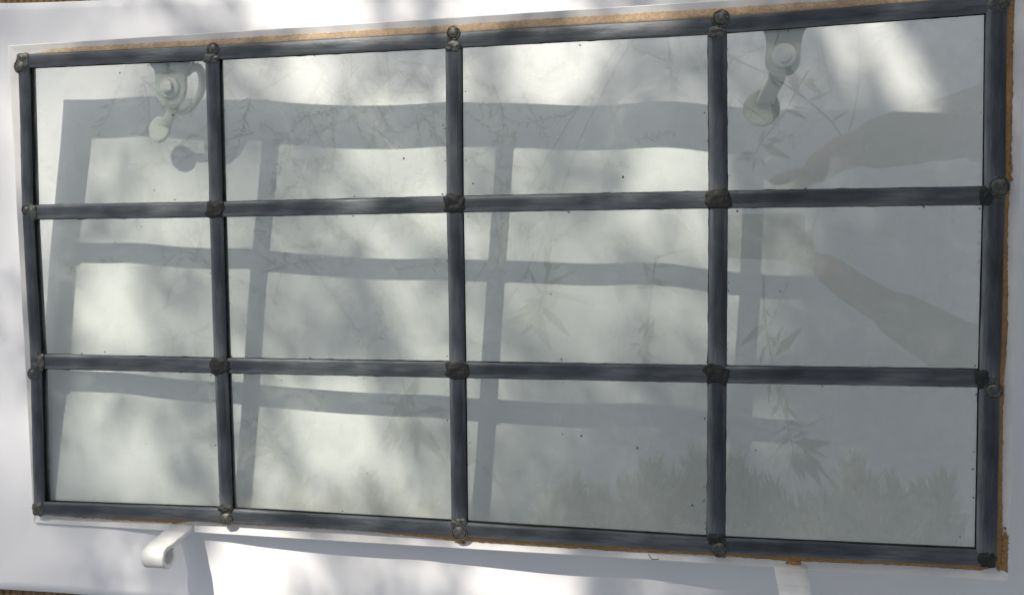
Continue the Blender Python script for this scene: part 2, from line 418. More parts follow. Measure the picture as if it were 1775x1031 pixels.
for k, (px, py, r) in enumerate([(36, 116, .0056), (370, 86, .0048), (786, 58, .0048), (1250, 32, .0056), (47, 365, .0046), (57, 648, .0046), (1732, 324, .0066), (1722, 677, .0058), (392, 898, .0056), (796, 922, .0060), (1247, 950, .0058), (1735, 6, .0055)]):
    c = hit(px, py, 0.0042)
    bm = bmesh.new(); bmesh.ops.create_icosphere(bm, subdivisions=3, radius=1)
    for v in bm.verts:
        nz = 1 + .18*noise.noise(v.co*1.6 + Vector((k*3.3, 0, 0)))
        v.co = Vector((v.co.x*r*nz, v.co.y*r*nz, v.co.z*0.0026*nz))
    # crater rim of solder round it
    rr = []
    for a in range(29):
        an = a/28*2*math.pi; R = r*(1.12 + .12*noise.noise(Vector((math.cos(an)*1.5, math.sin(an)*1.5, k))))
        t = .00055*(1 + .8*noise.noise(Vector((math.cos(an)*2, math.sin(an)*2, k+5))))
        cc = Vector((math.cos(an)*R, math.sin(an)*R, 0.0006)); ro = Vector((math.cos(an), math.sin(an), 0))
        rr.append([cc + ro*t*math.cos(b) + Vector((0, 0, t*math.sin(b)*1.2)) for b in [2*math.pi*q/8 for q in range(8)]])
    grid_loft(bm, rr, caps=False)
    o = bm_obj('solder_dot', bm, RIV, WIN); o.location = c

# ---- panes: drawn glass slabs, each with its grit
random.seed(21)
SP = [(208, 127), (700, 275), (1080, 307), (545, 97), (510, 98), (182, 610), (254, 769), (975, 752), (1105, 776), (1497, 640), (812, 375), (300, 200),
      (268, 330), (303, 346), (245, 393), (200, 420), (767, 337), (1278, 366), (1698, 362), (1690, 634), (540, 678), (488, 659), (820, 318), (366, 650), (402, 617),
      (775, 617), (1226, 668), (955, 510), (693, 255), (1352, 505), (1262, 595), (637, 820), (547, 825), (1008, 755), (1310, 780), (1200, 875), (1664, 930)]
PX = {}
for q in SP:
    h_ = hit(*q); PX[q] = h_
for i in range(3):
    for j in range(4):
        a, b, c, d = NODE[i+1][j], NODE[i+1][j+1], NODE[i][j+1], NODE[i][j]
        bm = bmesh.new()
        ta, tb = random.uniform(-.0028, .0028), random.uniform(-.0028, .0028); mc = (a+b+c+d)/4     # each pane sits slightly out of true
        zz = lambda v: ta*(v.x-mc.x) + tb*(v.y-mc.y)
        top = [bm.verts.new((v.x, v.y, -0.0003+zz(v))) for v in (a, b, c, d)]
        bot = [bm.verts.new((v.x, v.y, -0.0032+zz(v))) for v in (a, b, c, d)]
        bm.faces.new(top); bm.faces.new(bot[::-1])
        for k in range(4): bm.faces.new((top[k], bot[k], bot[(k+1) % 4], top[(k+1) % 4]))
        cen = (a+b+c+d)/4
        for q, hh in PX.items():
            if min(a.x, d.x) < hh.x < max(b.x, c.x) and min(a.y, b.y) < hh.y < max(c.y, d.y):
                s = random.uniform(.0006, .0013); st = random.uniform(.35, 1.0); an = random.uniform(0, 3)
                mm = Matrix.Translation((hh.x, hh.y, s*.3)) @ Matrix.Rotation(an, 4, 'Z') @ Matrix.Diagonal((s, s*st, s*.4, 1))
                r = bmesh.ops.create_icosphere(bm, subdivisions=1, radius=1, matrix=mm)
                for v in r['verts']:
                    for f in v.link_faces: f.material_index = 1
        # crumbs of cement near the leads
        for _ in range(12):
            e = random.choice(((a, b), (d, c), (a, d), (b, c))); t = random.random(); pt = e[0].lerp(e[1], t)
            inn = (cen-pt).normalized(); pt = pt + inn*random.uniform(.0078, .0105)
            s = random.uniform(.0002, .0006)
            mm = Matrix.Translation((pt.x, pt.y, s*.3)) @ Matrix.Rotation(random.uniform(0, 3), 4, 'Z') @ Matrix.Diagonal((s*random.uniform(1, 3), s, s*.4, 1))
            r = bmesh.ops.create_icosphere(bm, subdivisions=1, radius=1, matrix=mm)
            for v in r['verts']:
                for f in v.link_faces: f.material_index = 1
        o = bm_obj('glass_pane', bm, [GLASS, SPECK], WIN, smooth=False)

# ---- frame: mitred steel rim, painted white
OUT = [hit(13, 79, -.001), hit(1780, -33, -.001), hit(1749.5, 1008, -.001), hit(58, 906, -.001)]   # TL TR BR BL
INN = [NODE[0][0] + Vector((-.001, .001, 0)), NODE[0][4] + Vector((.001, .001, 0)), NODE[3][4] + Vector((.001, -.001, 0)), NODE[3][0] + Vector((-.001, -.001, 0))]
def fr():
    bm = bmesh.new()
    prof = [(0.0, -.010), (0.0, -.0030), (.06, -.0030), (.60, -.0022), (.95, -.0010), (.985, -.0013), (1.0, -.0026), (1.0, -.0160), (.94, -.0168), (.50, -.0168), (.45, -.010)]
    rings = []
    K = 40
    for s in range(4):
        for k in range(K):
            t = k/K
            o = OUT[s].lerp(OUT[(s+1) % 4], t); i = INN[s].lerp(INN[(s+1) % 4], t)
            jit = 0.0004*noise.noise(Vector((s*9+t*7, 2, 0)))
            rings.append([Vector((i.x+(o.x-i.x)*a, i.y+(o.y-i.y)*a, b+jit)) for a, b in prof])
    V = [[bm.verts.new(p) for p in r] for r in rings]; n = len(prof)
    for a in range(len(V)):
        for j in range(n):
            bm.faces.new((V[a][j], V[a][(j+1) % n], V[(a+1) % len(V)][(j+1) % n], V[(a+1) % len(V)][j]))
    bm_obj('frame', bm, PAINT, WIN, smooth=False)
fr()
def putty():
    # outer limit of the putty measured along each side (photograph points)
    sides = [[(45, 97), (90, 84), (370, 68), (790, 43), (870, 37), (1250, 14), (1400, 4), (1600, -8), (1756, -19)],
             [(1760, -22), (1757, 100), (1755, 240), (1750, 330), (1748, 400), (1748, 560), (1740, 700), (1738, 860), (1739, 920), (1736, 986)],
             [(1736, 982), (1700, 989), (1560, 980), (1360, 972), (1240, 963), (1100, 957), (880, 943), (797, 938), (620, 920), (450, 911), (360, 906), (340, 903), (300, 907), (130, 897), (75, 893)],
             [(66, 890), (56, 700), (46, 500), (41, 420), (35, 300), (33, 200), (32, 125), (45, 97)]]
    inn = [INN[0], INN[1], INN[2], INN[3]]
    bm = bmesh.new()
    for s, pl in enumerate(sides):
        P = [hit(x, y, 0) for x, y in pl]; a, b = NODE[[0, 0, 3, 3][s]][[0, 4, 4, 0][s]], NODE[[0, 3, 3, 0][s]][[4, 4, 0, 0][s]]
        lens = [0]
        for k in range(len(P)-1): lens.append(lens[-1] + (P[k+1]-P[k]).length)
        n = int(lens[-1]/.0014); rings = []
        for i in range(n+1):
            t = i/n*lens[-1]; k = max(j for j in range(len(lens)-1) if lens[j] <= t+1e-9)
            o = P[k].lerp(P[k+1], min(1, (t-lens[k])/(lens[k+1]-lens[k]))); ii = a.lerp(b, i/n)
            out = (o-ii).normalized()
            o = o + out*(0.0006*noise.noise(Vector((t*60, s*5, 0))) + 0.0007*noise.noise(Vector((t*220, s*5, 3))) + .0005*noise.noise(Vector((t*700, s, 3))))
            o.z = -.0013; top = o.lerp(ii, .22); top.z = .0004+.0005*noise.noise(Vector((t*90, s, 8))); mid = o.lerp(ii, .5); mid.z = .0020
            bot = Vector(ii); bot.z = -.0025; tt = Vector(ii); tt.z = .0022; o2 = Vector(o); o2.z = -.0030
            rings.append([bot, tt, mid, top, o, o2])
        nf = len(bm.faces); grid_loft(bm, rings); bm.faces.ensure_lookup_table()
        if s in (1, 2):
            for f in bm.faces[nf:]: f.material_index = 1
    # smears at the lower right corner and beside the solder dots
    random.seed(77)
    sm = [(1742, 930, 3, 5, 14), (1742, 950, 4, 14, 70), (1742, 972, 4, 10, 70), (1736, 984, 6, 3, 40), (1250, 962, 10, 2, 26), (797, 938, 8, 2, 20), (1376, 975, 10, 2, 26), (1752, 290, 2, 22, 30)]
    for (x, y, sx, sy, n) in sm:
        for _ in range(n):
            c = hit(random.gauss(x, sx*.6), random.gauss(y, sy*.6), -.0012); rr = random.uniform(.0005, .0012); an = random.uniform(0, 3)
            mm = Matrix.Translation(c) @ Matrix.Rotation(an, 4, 'Z') @ Matrix.Diagonal((rr*random.uniform(1, 2), rr, .0005, 1))
            q = bmesh.ops.create_icosphere(bm, subdivisions=2, radius=1, matrix=mm)
            for v in q['verts']:
                for f in v.link_faces: f.material_index = 1
    bm_obj('putty', bm, [PUT, PUT2], WIN)
putty()

# ---- hinges standing up from the bottom rail, each ending in a rolled eye
def hinge(px, py, lean, width, hh):
    b = hit(px, py, -.004)
    bm = bmesh.new()
    # side view: (v, w): leaves under the rail, rises, and rolls into an eye
    R = .0082; cv, cw = -.0185, hh*.86
    S = [(0.012, -.003), (0.000, -.001), (-.0045, .006), (-.0065, .018), (cv+R+.0012, cw-.008)]
    arc = [(cv + R*math.cos(t), cw + R*math.sin(t)) for t in [math.radians(a) for a in range(8, 325, 20)]]
    pts = S + arc
    path = []
    for (v, w) in pts:
        path.append((b.x + lean*w/hh, b.y + v, b.z + w))
    path = smooth_path(path, 3)
    wd = [width*(1.12 - .12*min(1, i/20)) for i in range(len(path))]
    strap(bm, path, wd, 0.0042, (1, 0, 0))
    bmesh.ops.subdivide_edges(bm, edges=bm.edges[:], cuts=2, use_grid_fill=True)
    for v in bm.verts: v.co += Vector((noise.noise(v.co*140), noise.noise(v.co*140+Vector((9, 0, 0))), noise.noise(v.co*140+Vector((0, 9, 0)))))*.0006
    h = bm_obj('hinge', bm, PAINT, WIN)
    return h
hinge(318, 906, -0.0015, 0.0215, 0.046)
hinge(1369, 974, 0.0015, 0.0235, 0.046)

# ---- stay plates with bolt, arm and pad under the glass, held by the top rail
def disc(bm, c, r, h, nrm, seg=32, dome=0.3, wob=0.0):
    c = Vector(c); q = Vector(nrm).to_track_quat('Z', 'Y').to_matrix()
    rings = []
    for rr, z in ((.02, 1.0), (.5, 1.0-.05*dome), (.80, 1-.18*dome), (.90, 1-.22*dome), (.97, .62), (1.0, .45), (1.0, -.3), (.97, -.5), (.02, -.5)):
        rings.append([c + q @ Vector((math.cos(a)*r*rr*(1+wob*math.sin(3*a+1)), math.sin(a)*r*rr*(1+wob*math.cos(2*a)), z*h)) for a in [2*math.pi*k/seg for k in range(seg)]])
    grid_loft(bm, rings)
def outline_plate(bm, pts, w, th):
    P = [hit(x, y, w) for x, y in pts]
    sp = smooth_path([tuple(p) for p in P] , 4)
    lo = [Vector((p.x, p.y, w-th)) for p in sp]; hi = [Vector((p.x, p.y, w)) for p in sp]
    cen = sum(hi, Vector())/len(hi); hi2 = [p.lerp(cen, .05) + Vector((0, 0, .0006)) for p in hi]
    grid_loft(bm, [lo, hi, hi2])
def catch_left():
    bm = bmesh.new()
    outline_plate(bm, [(254, 92), (259, 112), (267, 122), (269, 150), (272, 168), (281, 181), (296, 186), (309, 180), (318, 168), (321, 150), (322, 122), (330, 112), (334, 92)], -.0065, .0035)
    c = bm_obj('stay_plate', bm, HARD, WIN)
    b = bm_obj('washer', (lambda m: (disc(m, hit(294, 152, -.0052), .0098, .0022, (0, 0, 1)), m)[1])(bmesh.new()), HARD, c)
    bm = bmesh.new(); disc(bm, hit(291, 151, -.0032), .0060, .0030, (0, 0, 1), wob=.05, dome=.2); disc(bm, hit(291, 151, -.0002), .0042, .0010, (0, 0, 1), wob=.12, dome=.2); bm_obj('bolt', bm, HARD, c)
    bm = bmesh.new()
    path = smooth_path([hit(303, 176, -.012), hit(300, 192, -.018), hit(291, 208, -.024), hit(284, 222, -.030)], 6)
    strap(bm, path, [.0085 + .004*abs(i/len(path)-.35) for i in range(len(path))], .0035, (1, -.2, .2)); bm_obj('stay_arm', bm, HARD, c)
    bm = bmesh.new(); disc(bm, hit(277, 225, -.030), .0122, .0024, (-.15, .1, 1), wob=.02, dome=.5); bm_obj('foot_pad', bm, HARD, c)
    bm = bmesh.new()
    path = smooth_path([hit(322, 128, -.012), hit(332, 119, -.013), hit(344, 118, -.014), hit(351, 132, -.015), hit(350, 154, -.016), hit(341, 175, -.016), hit(328, 190, -.016), hit(313, 196, -.016), hit(305, 190, -.015)], 6)
    tube(bm, path, [.0035 + .0006*math.sin(i*.12) for i in range(len(path))], 12)
    tube(bm, smooth_path([hit(322, 128, -.012), hit(329, 112, -.012), hit(335, 98, -.010)], 5), .0030, 10)
    bm_obj('handle_loop', bm, HARD, c)
catch_left()
def catch_right():
    bm = bmesh.new()
    outline_plate(bm, [(1310, 34), (1323, 52), (1328, 78), (1326, 104), (1330, 120), (1343, 130), (1360, 132), (1376, 126), (1386, 112), (1388, 90), (1390, 70), (1396, 52), (1412, 34)], -.0065, .0035)
    c = bm_obj('stay_plate', bm, HARD, WIN)
    bm = bmesh.new(); disc(bm, hit(1357, 101, -.0056), .0118, .0018, (0, 0, 1)); bm_obj('washer', bm, HARD, c)
    bm = bmesh.new(); disc(bm, hit(1359, 97, -.0036), .0098, .0042, (0, 0, 1), dome=.9, wob=.02)
    disc(bm, hit(1360, 98, -.0002), .0050, .0022, (0, 0, 1), dome=1.2); bm_obj('bolt', bm, HARD, c)
    bm = bmesh.new()
    path = smooth_path([hit(1349, 122, -.012), hit(1345, 140, -.018), hit(1334, 160, -.026), hit(1325, 180, -.034)], 6)
    strap(bm, path, [.0130 + .004*abs(i/len(path)-.35) for i in range(len(path))], .0035, (1, .35, .1)); bm_obj('stay_arm', bm, HARD, c)
    bm = bmesh.new(); disc(bm, hit(1320, 188, -.036), .0152, .0020, (.1, -.05, 1), wob=.015, dome=.5); bm_obj('foot_pad', bm, HARD, c)
catch_right()
# a loose fibre and crumbs lying on the lower rail
bm = bmesh.new(); tube(bm, smooth_path([hit(1124, 960, .001), hit(1129, 967, .0008), (hit(1134, 969, .0008)), hit(1142, 968, .001)], 5), .00035, 5)
o = bm_obj('loose_fibre', bm, SPECK); o.matrix_world = W2W.copy()
tag(o, 'tiny dark crooked fibre lying on the white bottom rail of the window', 'fibre')

# ------------------------------------------------------------------ trees that dapple the sun and hang in the reflections
def leaf_mesh(name, pos, direc, size, ratio, mtl, parent, curl=0.25):
    """many lance shaped leaves, each a folded six point blade"""
    n = len(pos); pos = np.asarray(pos); d = np.asarray(direc); d = d/np.linalg.norm(d, axis=1)[:, None]
    r = rng.normal(size=(n, 3)); s = np.cross(d, r); s /= np.linalg.norm(s, axis=1)[:, None]; nn = np.cross(s, d)
    L = np.asarray(size)[:, None]; Wd = L*ratio
    base = pos - d*L*.5; tip = pos + d*L*.5 - nn*L*curl*.3
    m1 = pos - d*L*.12 + nn*L*curl*.25; 
    a = m1 + s*Wd*.5 - nn*Wd*.15; b = m1 - s*Wd*.5 - nn*Wd*.15
    V = np.stack([base, a, tip, b, m1], 1).reshape(-1, 3)
    base_i = np.arange(n)[:, None]*5
    F = np.concatenate([base_i + np.array([[0, 1, 4]]), base_i + np.array([[1, 2, 4]]), base_i + np.array([[2, 3, 4]]), base_i + np.array([[3, 0, 4]])])
    me = bpy.data.meshes.new(name); me.vertices.add(len(V)); me.vertices.foreach_set('co', V.ravel())
    me.loops.add(F.size); me.loops.foreach_set('vertex_index', F.ravel().astype(np.int32))
    me.polygons.add(len(F)); me.polygons.foreach_set('loop_start', np.arange(0, F.size, 3, dtype=np.int32)); me.polygons.foreach_set('loop_total', np.full(len(F), 3, dtype=np.int32))
    me.update(calc_edges=True)
    return link(name, me, mtl, parent, smooth=False)
def limb_bm(bm, pts, r0, r1, n=5, seg=8):
    p = smooth_path(pts, n); m = len(p); tube(bm, p, [r0+(r1-r0)*i/(m-1) for i in range(m)], seg)

# --- A. the tall tree towards the sun; its gaps let the light spots through
SPOTS = [  # photograph x, y, sigma x, sigma y (px), openness, tilt (deg)
 (690, 290, 46, 62, 1.0, 0), (640, 262, 45, 28, .45, 0), (690, 395, 60, 40, .5, 0), (545, 140, 50, 50, .6, 0), (965, 105, 42, 55, .85, 0),
 (560, 25, 70, 26, .8, 0), (880, 8, 55, 30, .95, 0), (172, 150, 38, 40, .6, 0), (78, 320, 25, 80, .65, 0), (330, 375, 60, 45, .65, 0), (300, 400, 40, 26, .4, 0),
 (190, 540, 30, 50, .8, 5), (258, 580, 34, 38, .55, 0), (215, 670, 60, 30, .3, 0), (1192, 285, 34, 48, .95, 0), (1110, 275, 22, 60, .45, -25), (1215, 400, 30, 60, .6, 0), (1100, 390, 60, 40, .4, 0),
 (1462, 80, 15, 66, .79, -20), (1552, 118, 19, 90, .80, -28), (1000, 560, 60, 36, .4, 0), (1205, 545, 50, 50, .45, 0), (1280, 500, 20, 80, .35, 0), (585, 725, 52, 46, .85, 0), (600, 810, 80, 40, .45, 0),
 (235, 830, 34, 44, .55, 0), (200, 740, 30, 40, .35, 0), (445, 985, 55, 55, 1.0, 0), (760, 1000, 60, 30, .45, 0), (920, 1015, 60, 34, .9, 0), (10, 490, 26, 60, .6, 0), (12, 740, 26, 50, .7, 0),
 (8, 200, 25, 70, .7, 0), (820, 410, 30, 60, .45, 0), (830, 660, 28, 60, .45, 0), (905, 290, 26, 40, .5, 0), (1030, 500, 120, 30, .25, 0), (1340, 740, 30, 30, .35, 0), (1350, 400, 30, 110, .25, 0),
 (310, 40, 60, 26, .35, 0), (730, 890, 60, 24, .25, 0), (1370, 990, 26, 30, .25, 0), (60, 930, 50, 40, .35, 0), (430, 700, 20, 60, .5, 0), (420, 500, 18, 60, .4, 0), (750, 560, 40, 60, .4, 0), (170, 45, 130, 34, .28, 0), (450, 130, 60, 40, .2, 0), (480, 520, 30, 60, .25, 0), (130, 280, 60, 80, .3, 0), (700, 470, 60, 60, .2, 0), (640, 1000, 80, 20, .2, 0), (860, 560, 30, 60, .25, 0), (1160, 1015, 60, 20, .15, 0)]
SG = []
for (x, y, sx, sy, a, tilt) in SPOTS:
    c = hitpaper(x, y); e = hitpaper(x+10, y)-c; g = hitpaper(x, y+10)-c
    if a >= .8: sx *= 1.22; sy *= 1.22
    t = math.radians(tilt); dx = (e*math.cos(t)+g*math.sin(t))*sx/10; dy = (g*math.cos(t)-e*math.sin(t))*sy/10
    # rows of inverse 2x2 map -> normalised offsets
    Mi = np.linalg.inv(np.array([[dx.x, dy.x], [dx.y, dy.y]])); SG.append((c.x, c.y, Mi, a))
XR = hitpaper(1270, 600).x
def open_map(x, y, grow=1.0):
    # plain share of light: a veil on the left, thick shade on the right
    s = 1/(1+np.exp(-(XR - x + 0.10*(y-0.2) - 0.16/(1+np.exp((y-.13)/.03)))/0.045))
    T = 0.02 + 0.22*s
    for cx_, cy_, Mi, a in SG:
        q = Mi @ np.stack([x-cx_, y-cy_]); r2 = (q**2).sum(0)
        if grow > 1 and a >= .75:
            m = math.sqrt(abs(np.linalg.det(np.linalg.inv(Mi)))); r2 = r2/((m+.036)/m)**2
        T = T + a*(1.7 if a >= .8 else 1.2)*np.exp(-0.5*(r2/.85)**1.2)
    return np.clip(T, 0.0, 1.0)
CAN = empty('canopy_tree', Matrix.Translation(Vector((SUN.x*3.2 - 1.4, SUN.y*3.2 + 2.2, -.19))))
tag(CAN, 'broad leafy tree between the window and the sun, its gaps dappling the white paper', 'tree')
ci = CAN.matrix_world.inverted()
def canopy():
    P, D, S_ = [], [], []
    AREA = 2.6*2.15
    for layer, (dmin, dmax, n, lmin, lmax) in enumerate(((2.6, 3.4, 170000, .020, .032), (7.5, 9.5, 190000, .022, .034))):
        x = rng.uniform(-.8, 1.8, n); y = rng.uniform(-.9, 1.25, n); d = rng.uniform(dmin, dmax, n)
        L = rng.uniform(lmin, lmax, n)
        T = open_map(x, y); TF = np.maximum(open_map(x, y, 2.0), T); veil = np.maximum(TF, .27)
        TT = veil if layer else np.clip(T/veil, .03, 1)
        tau = -1.3*np.log(np.maximum(TT, .01))
        cast = 0.5*0.48*float(np.mean(L**2))*0.55/SUN.z          # mean shadow of one blade on the paper
        dens = n*cast/AREA
        keep = rng.uniform(0, 1, n) < tau/dens
        x, y, d, L = x[keep], y[keep], d[keep], L[keep]
        pos = np.stack([x + SUN.x*d, y + SUN.y*d, SUN.z*d], 1)
        dr = rng.normal(size=(len(x), 3)) + np.array([0, 0, -.6])
        P.append(pos); D.append(dr); S_.append(L)
    P = np.concatenate(P); D = np.concatenate(D); S_ = np.concatenate(S_)
    print('canopy leaves', len(P))
    loc = np.array(CAN.location)
    leaf_mesh('foliage', P-loc, D, S_, 0.48, LEAF_A, CAN)
    bm = bmesh.new(); T0 = Vector((0, 0, 0)); top = Vector((.15, -.35, 3.0))
    limb_bm(bm, [(0, 0, 0), (.05, -.05, .9), (.02, -.18, 1.9), (.15, -.35, 3.0), (.3, -.6, 4.2), (.3, -.8, 5.2)], .15, .05, 6, 14)
    bm_obj('trunk', bm, BARK, CAN)
    tipz = [((-.65, .3), 5.4), ((.2, 1.15), 5.3), ((1.15, .2), 3.6), ((1.5, .6), 4.3), ((1.3, -.6), 4.2), ((-.5, 1.1), 6.4)]
    for k, ((tx, ty), d) in enumerate(tipz):
        e = Vector((tx, ty, 0)) + SUN*d - CAN.location; st = Vector((.05+.02*k, -.2-.03*k, 1.5+.22*k))
        mid = st.lerp(e, .5) + Vector((0, 0, .18)); bm = bmesh.new()
        limb_bm(bm, [st, mid, e], .014, .004, 8, 8)
        for q in range(5):
            a = st.lerp(e, .35+.13*q) + Vector((0, 0, .10)); b = a + Vector((random.uniform(-.4, .4), random.uniform(-.2, .4), random.uniform(-.1, .35)))
            limb_bm(bm, [a, a.lerp(b, .5)+Vector((0, 0, .03)), b], .004, .002, 3, 5)
        bm_obj('branch', bm, BARK, CAN)
canopy()

# --- mirror geometry: where in the air must something hang to be mirrored at a photograph point
def mirror(px, py, s):
    h = hit(px, py, 0); d = (h-CC).normalized(); r = Vector((d.x, d.y, -d.z)); return ww(h + r*s)

# --- B. willow with hanging sprays overhead
WIL = empty('willow_tree', Matrix.Translation((1.1, 2.7, -.19)))
tag(WIL, 'slender overhanging tree whose narrow hanging leaves are mirrored in the middle and right panes', 'tree')
def willow():
    random.seed(5)
    loc = Vector(WIL.location); P, D, S_ = [], [], []; P2, D2, S2 = [], [], []
    twigs = bmesh.new()
    # each spray: stem points and blades given where they are mirrored, hung at one depth
    def spray2(s0, stem, blades, dup=0):
        z = [mirror(x, y, s0 + .02*k) - loc for k, (x, y) in enumerate(stem)]
        limb_bm(twigs, z, .0030, .0012, 4, 5)
        for (x0, y0, x1, y1) in blades:
            for q in range(1+dup):
                j = lambda a: random.uniform(-a, a)*(q > 0)
                ds = random.uniform(-.05, .05); a_ = mirror(x0+j(14), y0+j(14), s0+ds); b_ = mirror(x1+j(34), y1+j(34), s0+ds+random.uniform(-.04, .04))
                P2.append((a_+b_)/2-loc); D2.append(b_-a_); S2.append((b_-a_).length)
    spray2(1.25, [(1322, 470), (1330, 560), (1345, 640), (1360, 700), (1375, 760), (1380, 782)],
        [(1345, 650, 1325, 684), (1350, 670, 1377, 700), (1360, 700, 1338, 734), (1365, 705, 1392, 738), (1375, 760, 1352, 782), (1378, 762, 1414, 752), (1378, 770, 1434, 802), (1385, 775, 1450, 797),
         (1375, 782, 1369, 852), (1380, 782, 1392, 848), (1386, 782, 1402, 846), (1404, 790, 1446, 836), (1385, 745, 1408, 768), (1362, 738, 1386, 734), (1340, 600, 1365, 560), (1335, 590, 1312, 620), (1332, 575, 1352, 600),
         (1340, 640, 1372, 650), (1330, 560, 1305, 590), (1350, 690, 1372, 660), (1328, 530, 1345, 556), (1372, 742, 1350, 756)], 1)
    spray2(1.5, [(960, 430), (950, 470), (940, 520), (925, 570)],
        [(940, 520, 902, 520), (938, 525, 898, 542), (936, 530, 912, 566), (932, 540, 930, 582), (945, 525, 955, 566), (948, 520, 978, 535), (950, 512, 994, 515), (948, 505, 985, 492), (946, 500, 965, 478), (940, 505, 915, 490), (928, 560, 960, 590), (925, 565, 898, 585), (955, 470, 985, 455)], 2)
    spray2(1.5, [(1135, 440), (1130, 500), (1120, 570), (1115, 600)],
        [(1115, 598, 1083, 595), (1113, 600, 1078, 608), (1118, 596, 1142, 586), (1118, 590, 1156, 574), (1116, 585, 1122, 560), (1117, 602, 1128, 622), (1113, 602, 1102, 622), (1130, 490, 1100, 500), (1130, 480, 1160, 490), (1130, 470, 1112, 450), (1132, 460, 1165, 455)], 1)
    spray2(1.4, [(1400, 120), (1360, 190), (1320, 240), (1308, 262)],
        [(1308, 260, 1288, 284), (1306, 258, 1276, 262), (1312, 262, 1332, 288), (1316, 250, 1325, 215), (1308, 265, 1302, 296), (1330, 235, 1362, 240), (1350, 205, 1340, 170), (1365, 180, 1400, 190), (1380, 160, 1372, 120), (1390, 140, 1425, 138), (1345, 215, 1318, 200)], 1)
    spray2(1.8, [(690, 610), (705, 650), (715, 700), (722, 735)],
        [(715, 700, 700, 762), (718, 705, 722, 772), (720, 700, 742, 752), (712, 700, 688, 722), (722, 705, 748, 716), (724, 735, 756, 782), (712, 690, 735, 665), (708, 680, 680, 690), (700, 650, 730, 640), (716, 730, 690, 760)], 3)
    spray2(1.35, [(1255, 90), (1330, 130), (1420, 190), (1480, 262)], [(1330, 130, 1350, 160), (1400, 175, 1440, 160), (1440, 210, 1470, 190)], 0)
    # fine high foliage over the upper left and centre
    for _ in range(190):
        px = random.triangular(60, 1340, 640); py = random.uniform(60, 430) if random.random() < .72 else random.uniform(400, 800)
        if px > 900 and py > 420: continue
        c = mirror(px, py, random.uniform(2.4, 3.4)); ax = Vector((random.gauss(0, 1), random.gauss(0, 1), random.gauss(-.2, .5))).normalized(); LL = random.uniform(.16, .34)
        limb_bm(twigs, [c-ax*LL*.5-loc, c+Vector((0, 0, .02))-loc, c+ax*LL*.5-loc], .003, .001, 2, 4)
        for k in range(34):
            t = k/34-.5; q = c + ax*LL*t; a = random.uniform(0, 6.28); o_ = ax.orthogonal().normalized(); o_ = (Matrix.Rotation(a, 3, ax) @ o_)
            dd = (ax*.8 + o_).normalized(); L = random.uniform(.018, .042); P.append(q+dd*L*.5-loc); D.append(dd); S_.append(L)
    leaf_mesh('foliage', P, D, S_, 0.17, LEAF_A, WIL); leaf_mesh('hanging_leaves', P2, D2, S2, 0.24, LEAF_A, WIL)
    top = Vector((-.3, -1.2, 2.6))
    for (px, py, s) in [(1340, 560, 1.4), (930, 460, 1.6), (715, 660, 1.9), (1300, 200, 1.55), (500, 250, 2.7), (250, 300, 2.8), (900, 200, 2.6), (1440, 170, 1.9)]:
        e = mirror(px, py, s) - loc; limb_bm(twigs, [(-.1, -.9, 2.5), Vector((-.1, -.9, 2.5)).lerp(e, .35)+Vector((random.uniform(-.15, .15), 0, .25)), Vector((-.1, -.9, 2.5)).lerp(e, .7)+Vector((random.uniform(-.15, .15), 0, .1)), e], .003, .0012, 8, 6)
    bm_obj('branches', twigs, BARK, WIL)
    bm = bmesh.new(); limb_bm(bm, [(0, 0, 0), (-.02, -.1, .9), (.03, -.35, 1.7), (-.1, -.9, 2.5), (-.3, -1.5, 3.1)], .10, .03, 6, 12); bm_obj('trunk', bm, BARK, WIL)
willow()

# --- C. feathery shrub beyond the foot of the deck, its tips mirrored along the bottom panes
def shrub(px_list, dist, name_label, base_y, base_x):
    T = empty('feathery_shrub', Matrix.Translation((base_x, base_y, -.19))); tag(T, name_label, 'shrub')
    loc = Vector(T.location); P, D, S_ = [], [], []; bm = bmesh.new()
    for (px, py, hgt) in px_list:
        tip = mirror(px, py, dist + random.uniform(-.15, .25)); root = Vector((base_x + random.uniform(-.15, .15) + (tip.x-base_x)*.25, base_y + random.uniform(-.1, .1), -.17))
        body = tip + (root-tip).normalized()*hgt
        limb_bm(bm, [root-loc, root.lerp(body, .5)-loc + Vector((0, -.08, .0)), body-loc, tip-loc], .010, .0015, 5, 5)
        n = 420
        for k in range(n):
            t = (k/n)**1.1; c = tip.lerp(body, t); w = .02 + .15*t
            a = random.uniform(0, 6.28); o_ = Vector((math.cos(a), math.sin(a), random.uniform(-.2, .5))); 
            q = c + o_*w*random.random(); dd = (tip-body).normalized()*1.3 + o_*.9
            P.append(q-loc); D.append(dd); S_.append(random.uniform(.05, .11))
    leaf_mesh('foliage', P, D, S_, 0.20, LEAF_B, T); bm_obj('stems', bm, BARK, T)
random.seed(9)
shrub([(1130, 815, .5), (1170, 835, .5), (1200, 800, .55), (1090, 850, .4), (1040, 860, .4), (990, 850, .4), (950, 870, .4), (1015, 880, .4), (1060, 885, .4), (1150, 870, .4), (1220, 850, .4)],
      1.9, 'feathery tan green shrub mirrored low in the third bottom pane', -3.0, .3)
shrub([(1275, 815, .5), (1300, 840, .4), (1340, 860, .4), (1490, 800, .6), (1470, 850, .5), (1510, 840, .5), (1560, 850, .45), (1600, 855, .45), (1640, 840, .5), (1430, 880, .4), (1390, 890, .4), (1540, 880, .4), (1590, 890, .4)],
      1.9, 'taller feathery tan green shrub mirrored low in the right bottom pane', -3.0, 1.15)
shrub([(520, 850, .4), (640, 830, .4), (590, 860, .4), (700, 860, .4), (560, 880, .4), (750, 880, .4), (660, 880, .3)], 2.0, 'low feathery shrub mirrored faintly in the second bottom pane', -3.1, -.7)

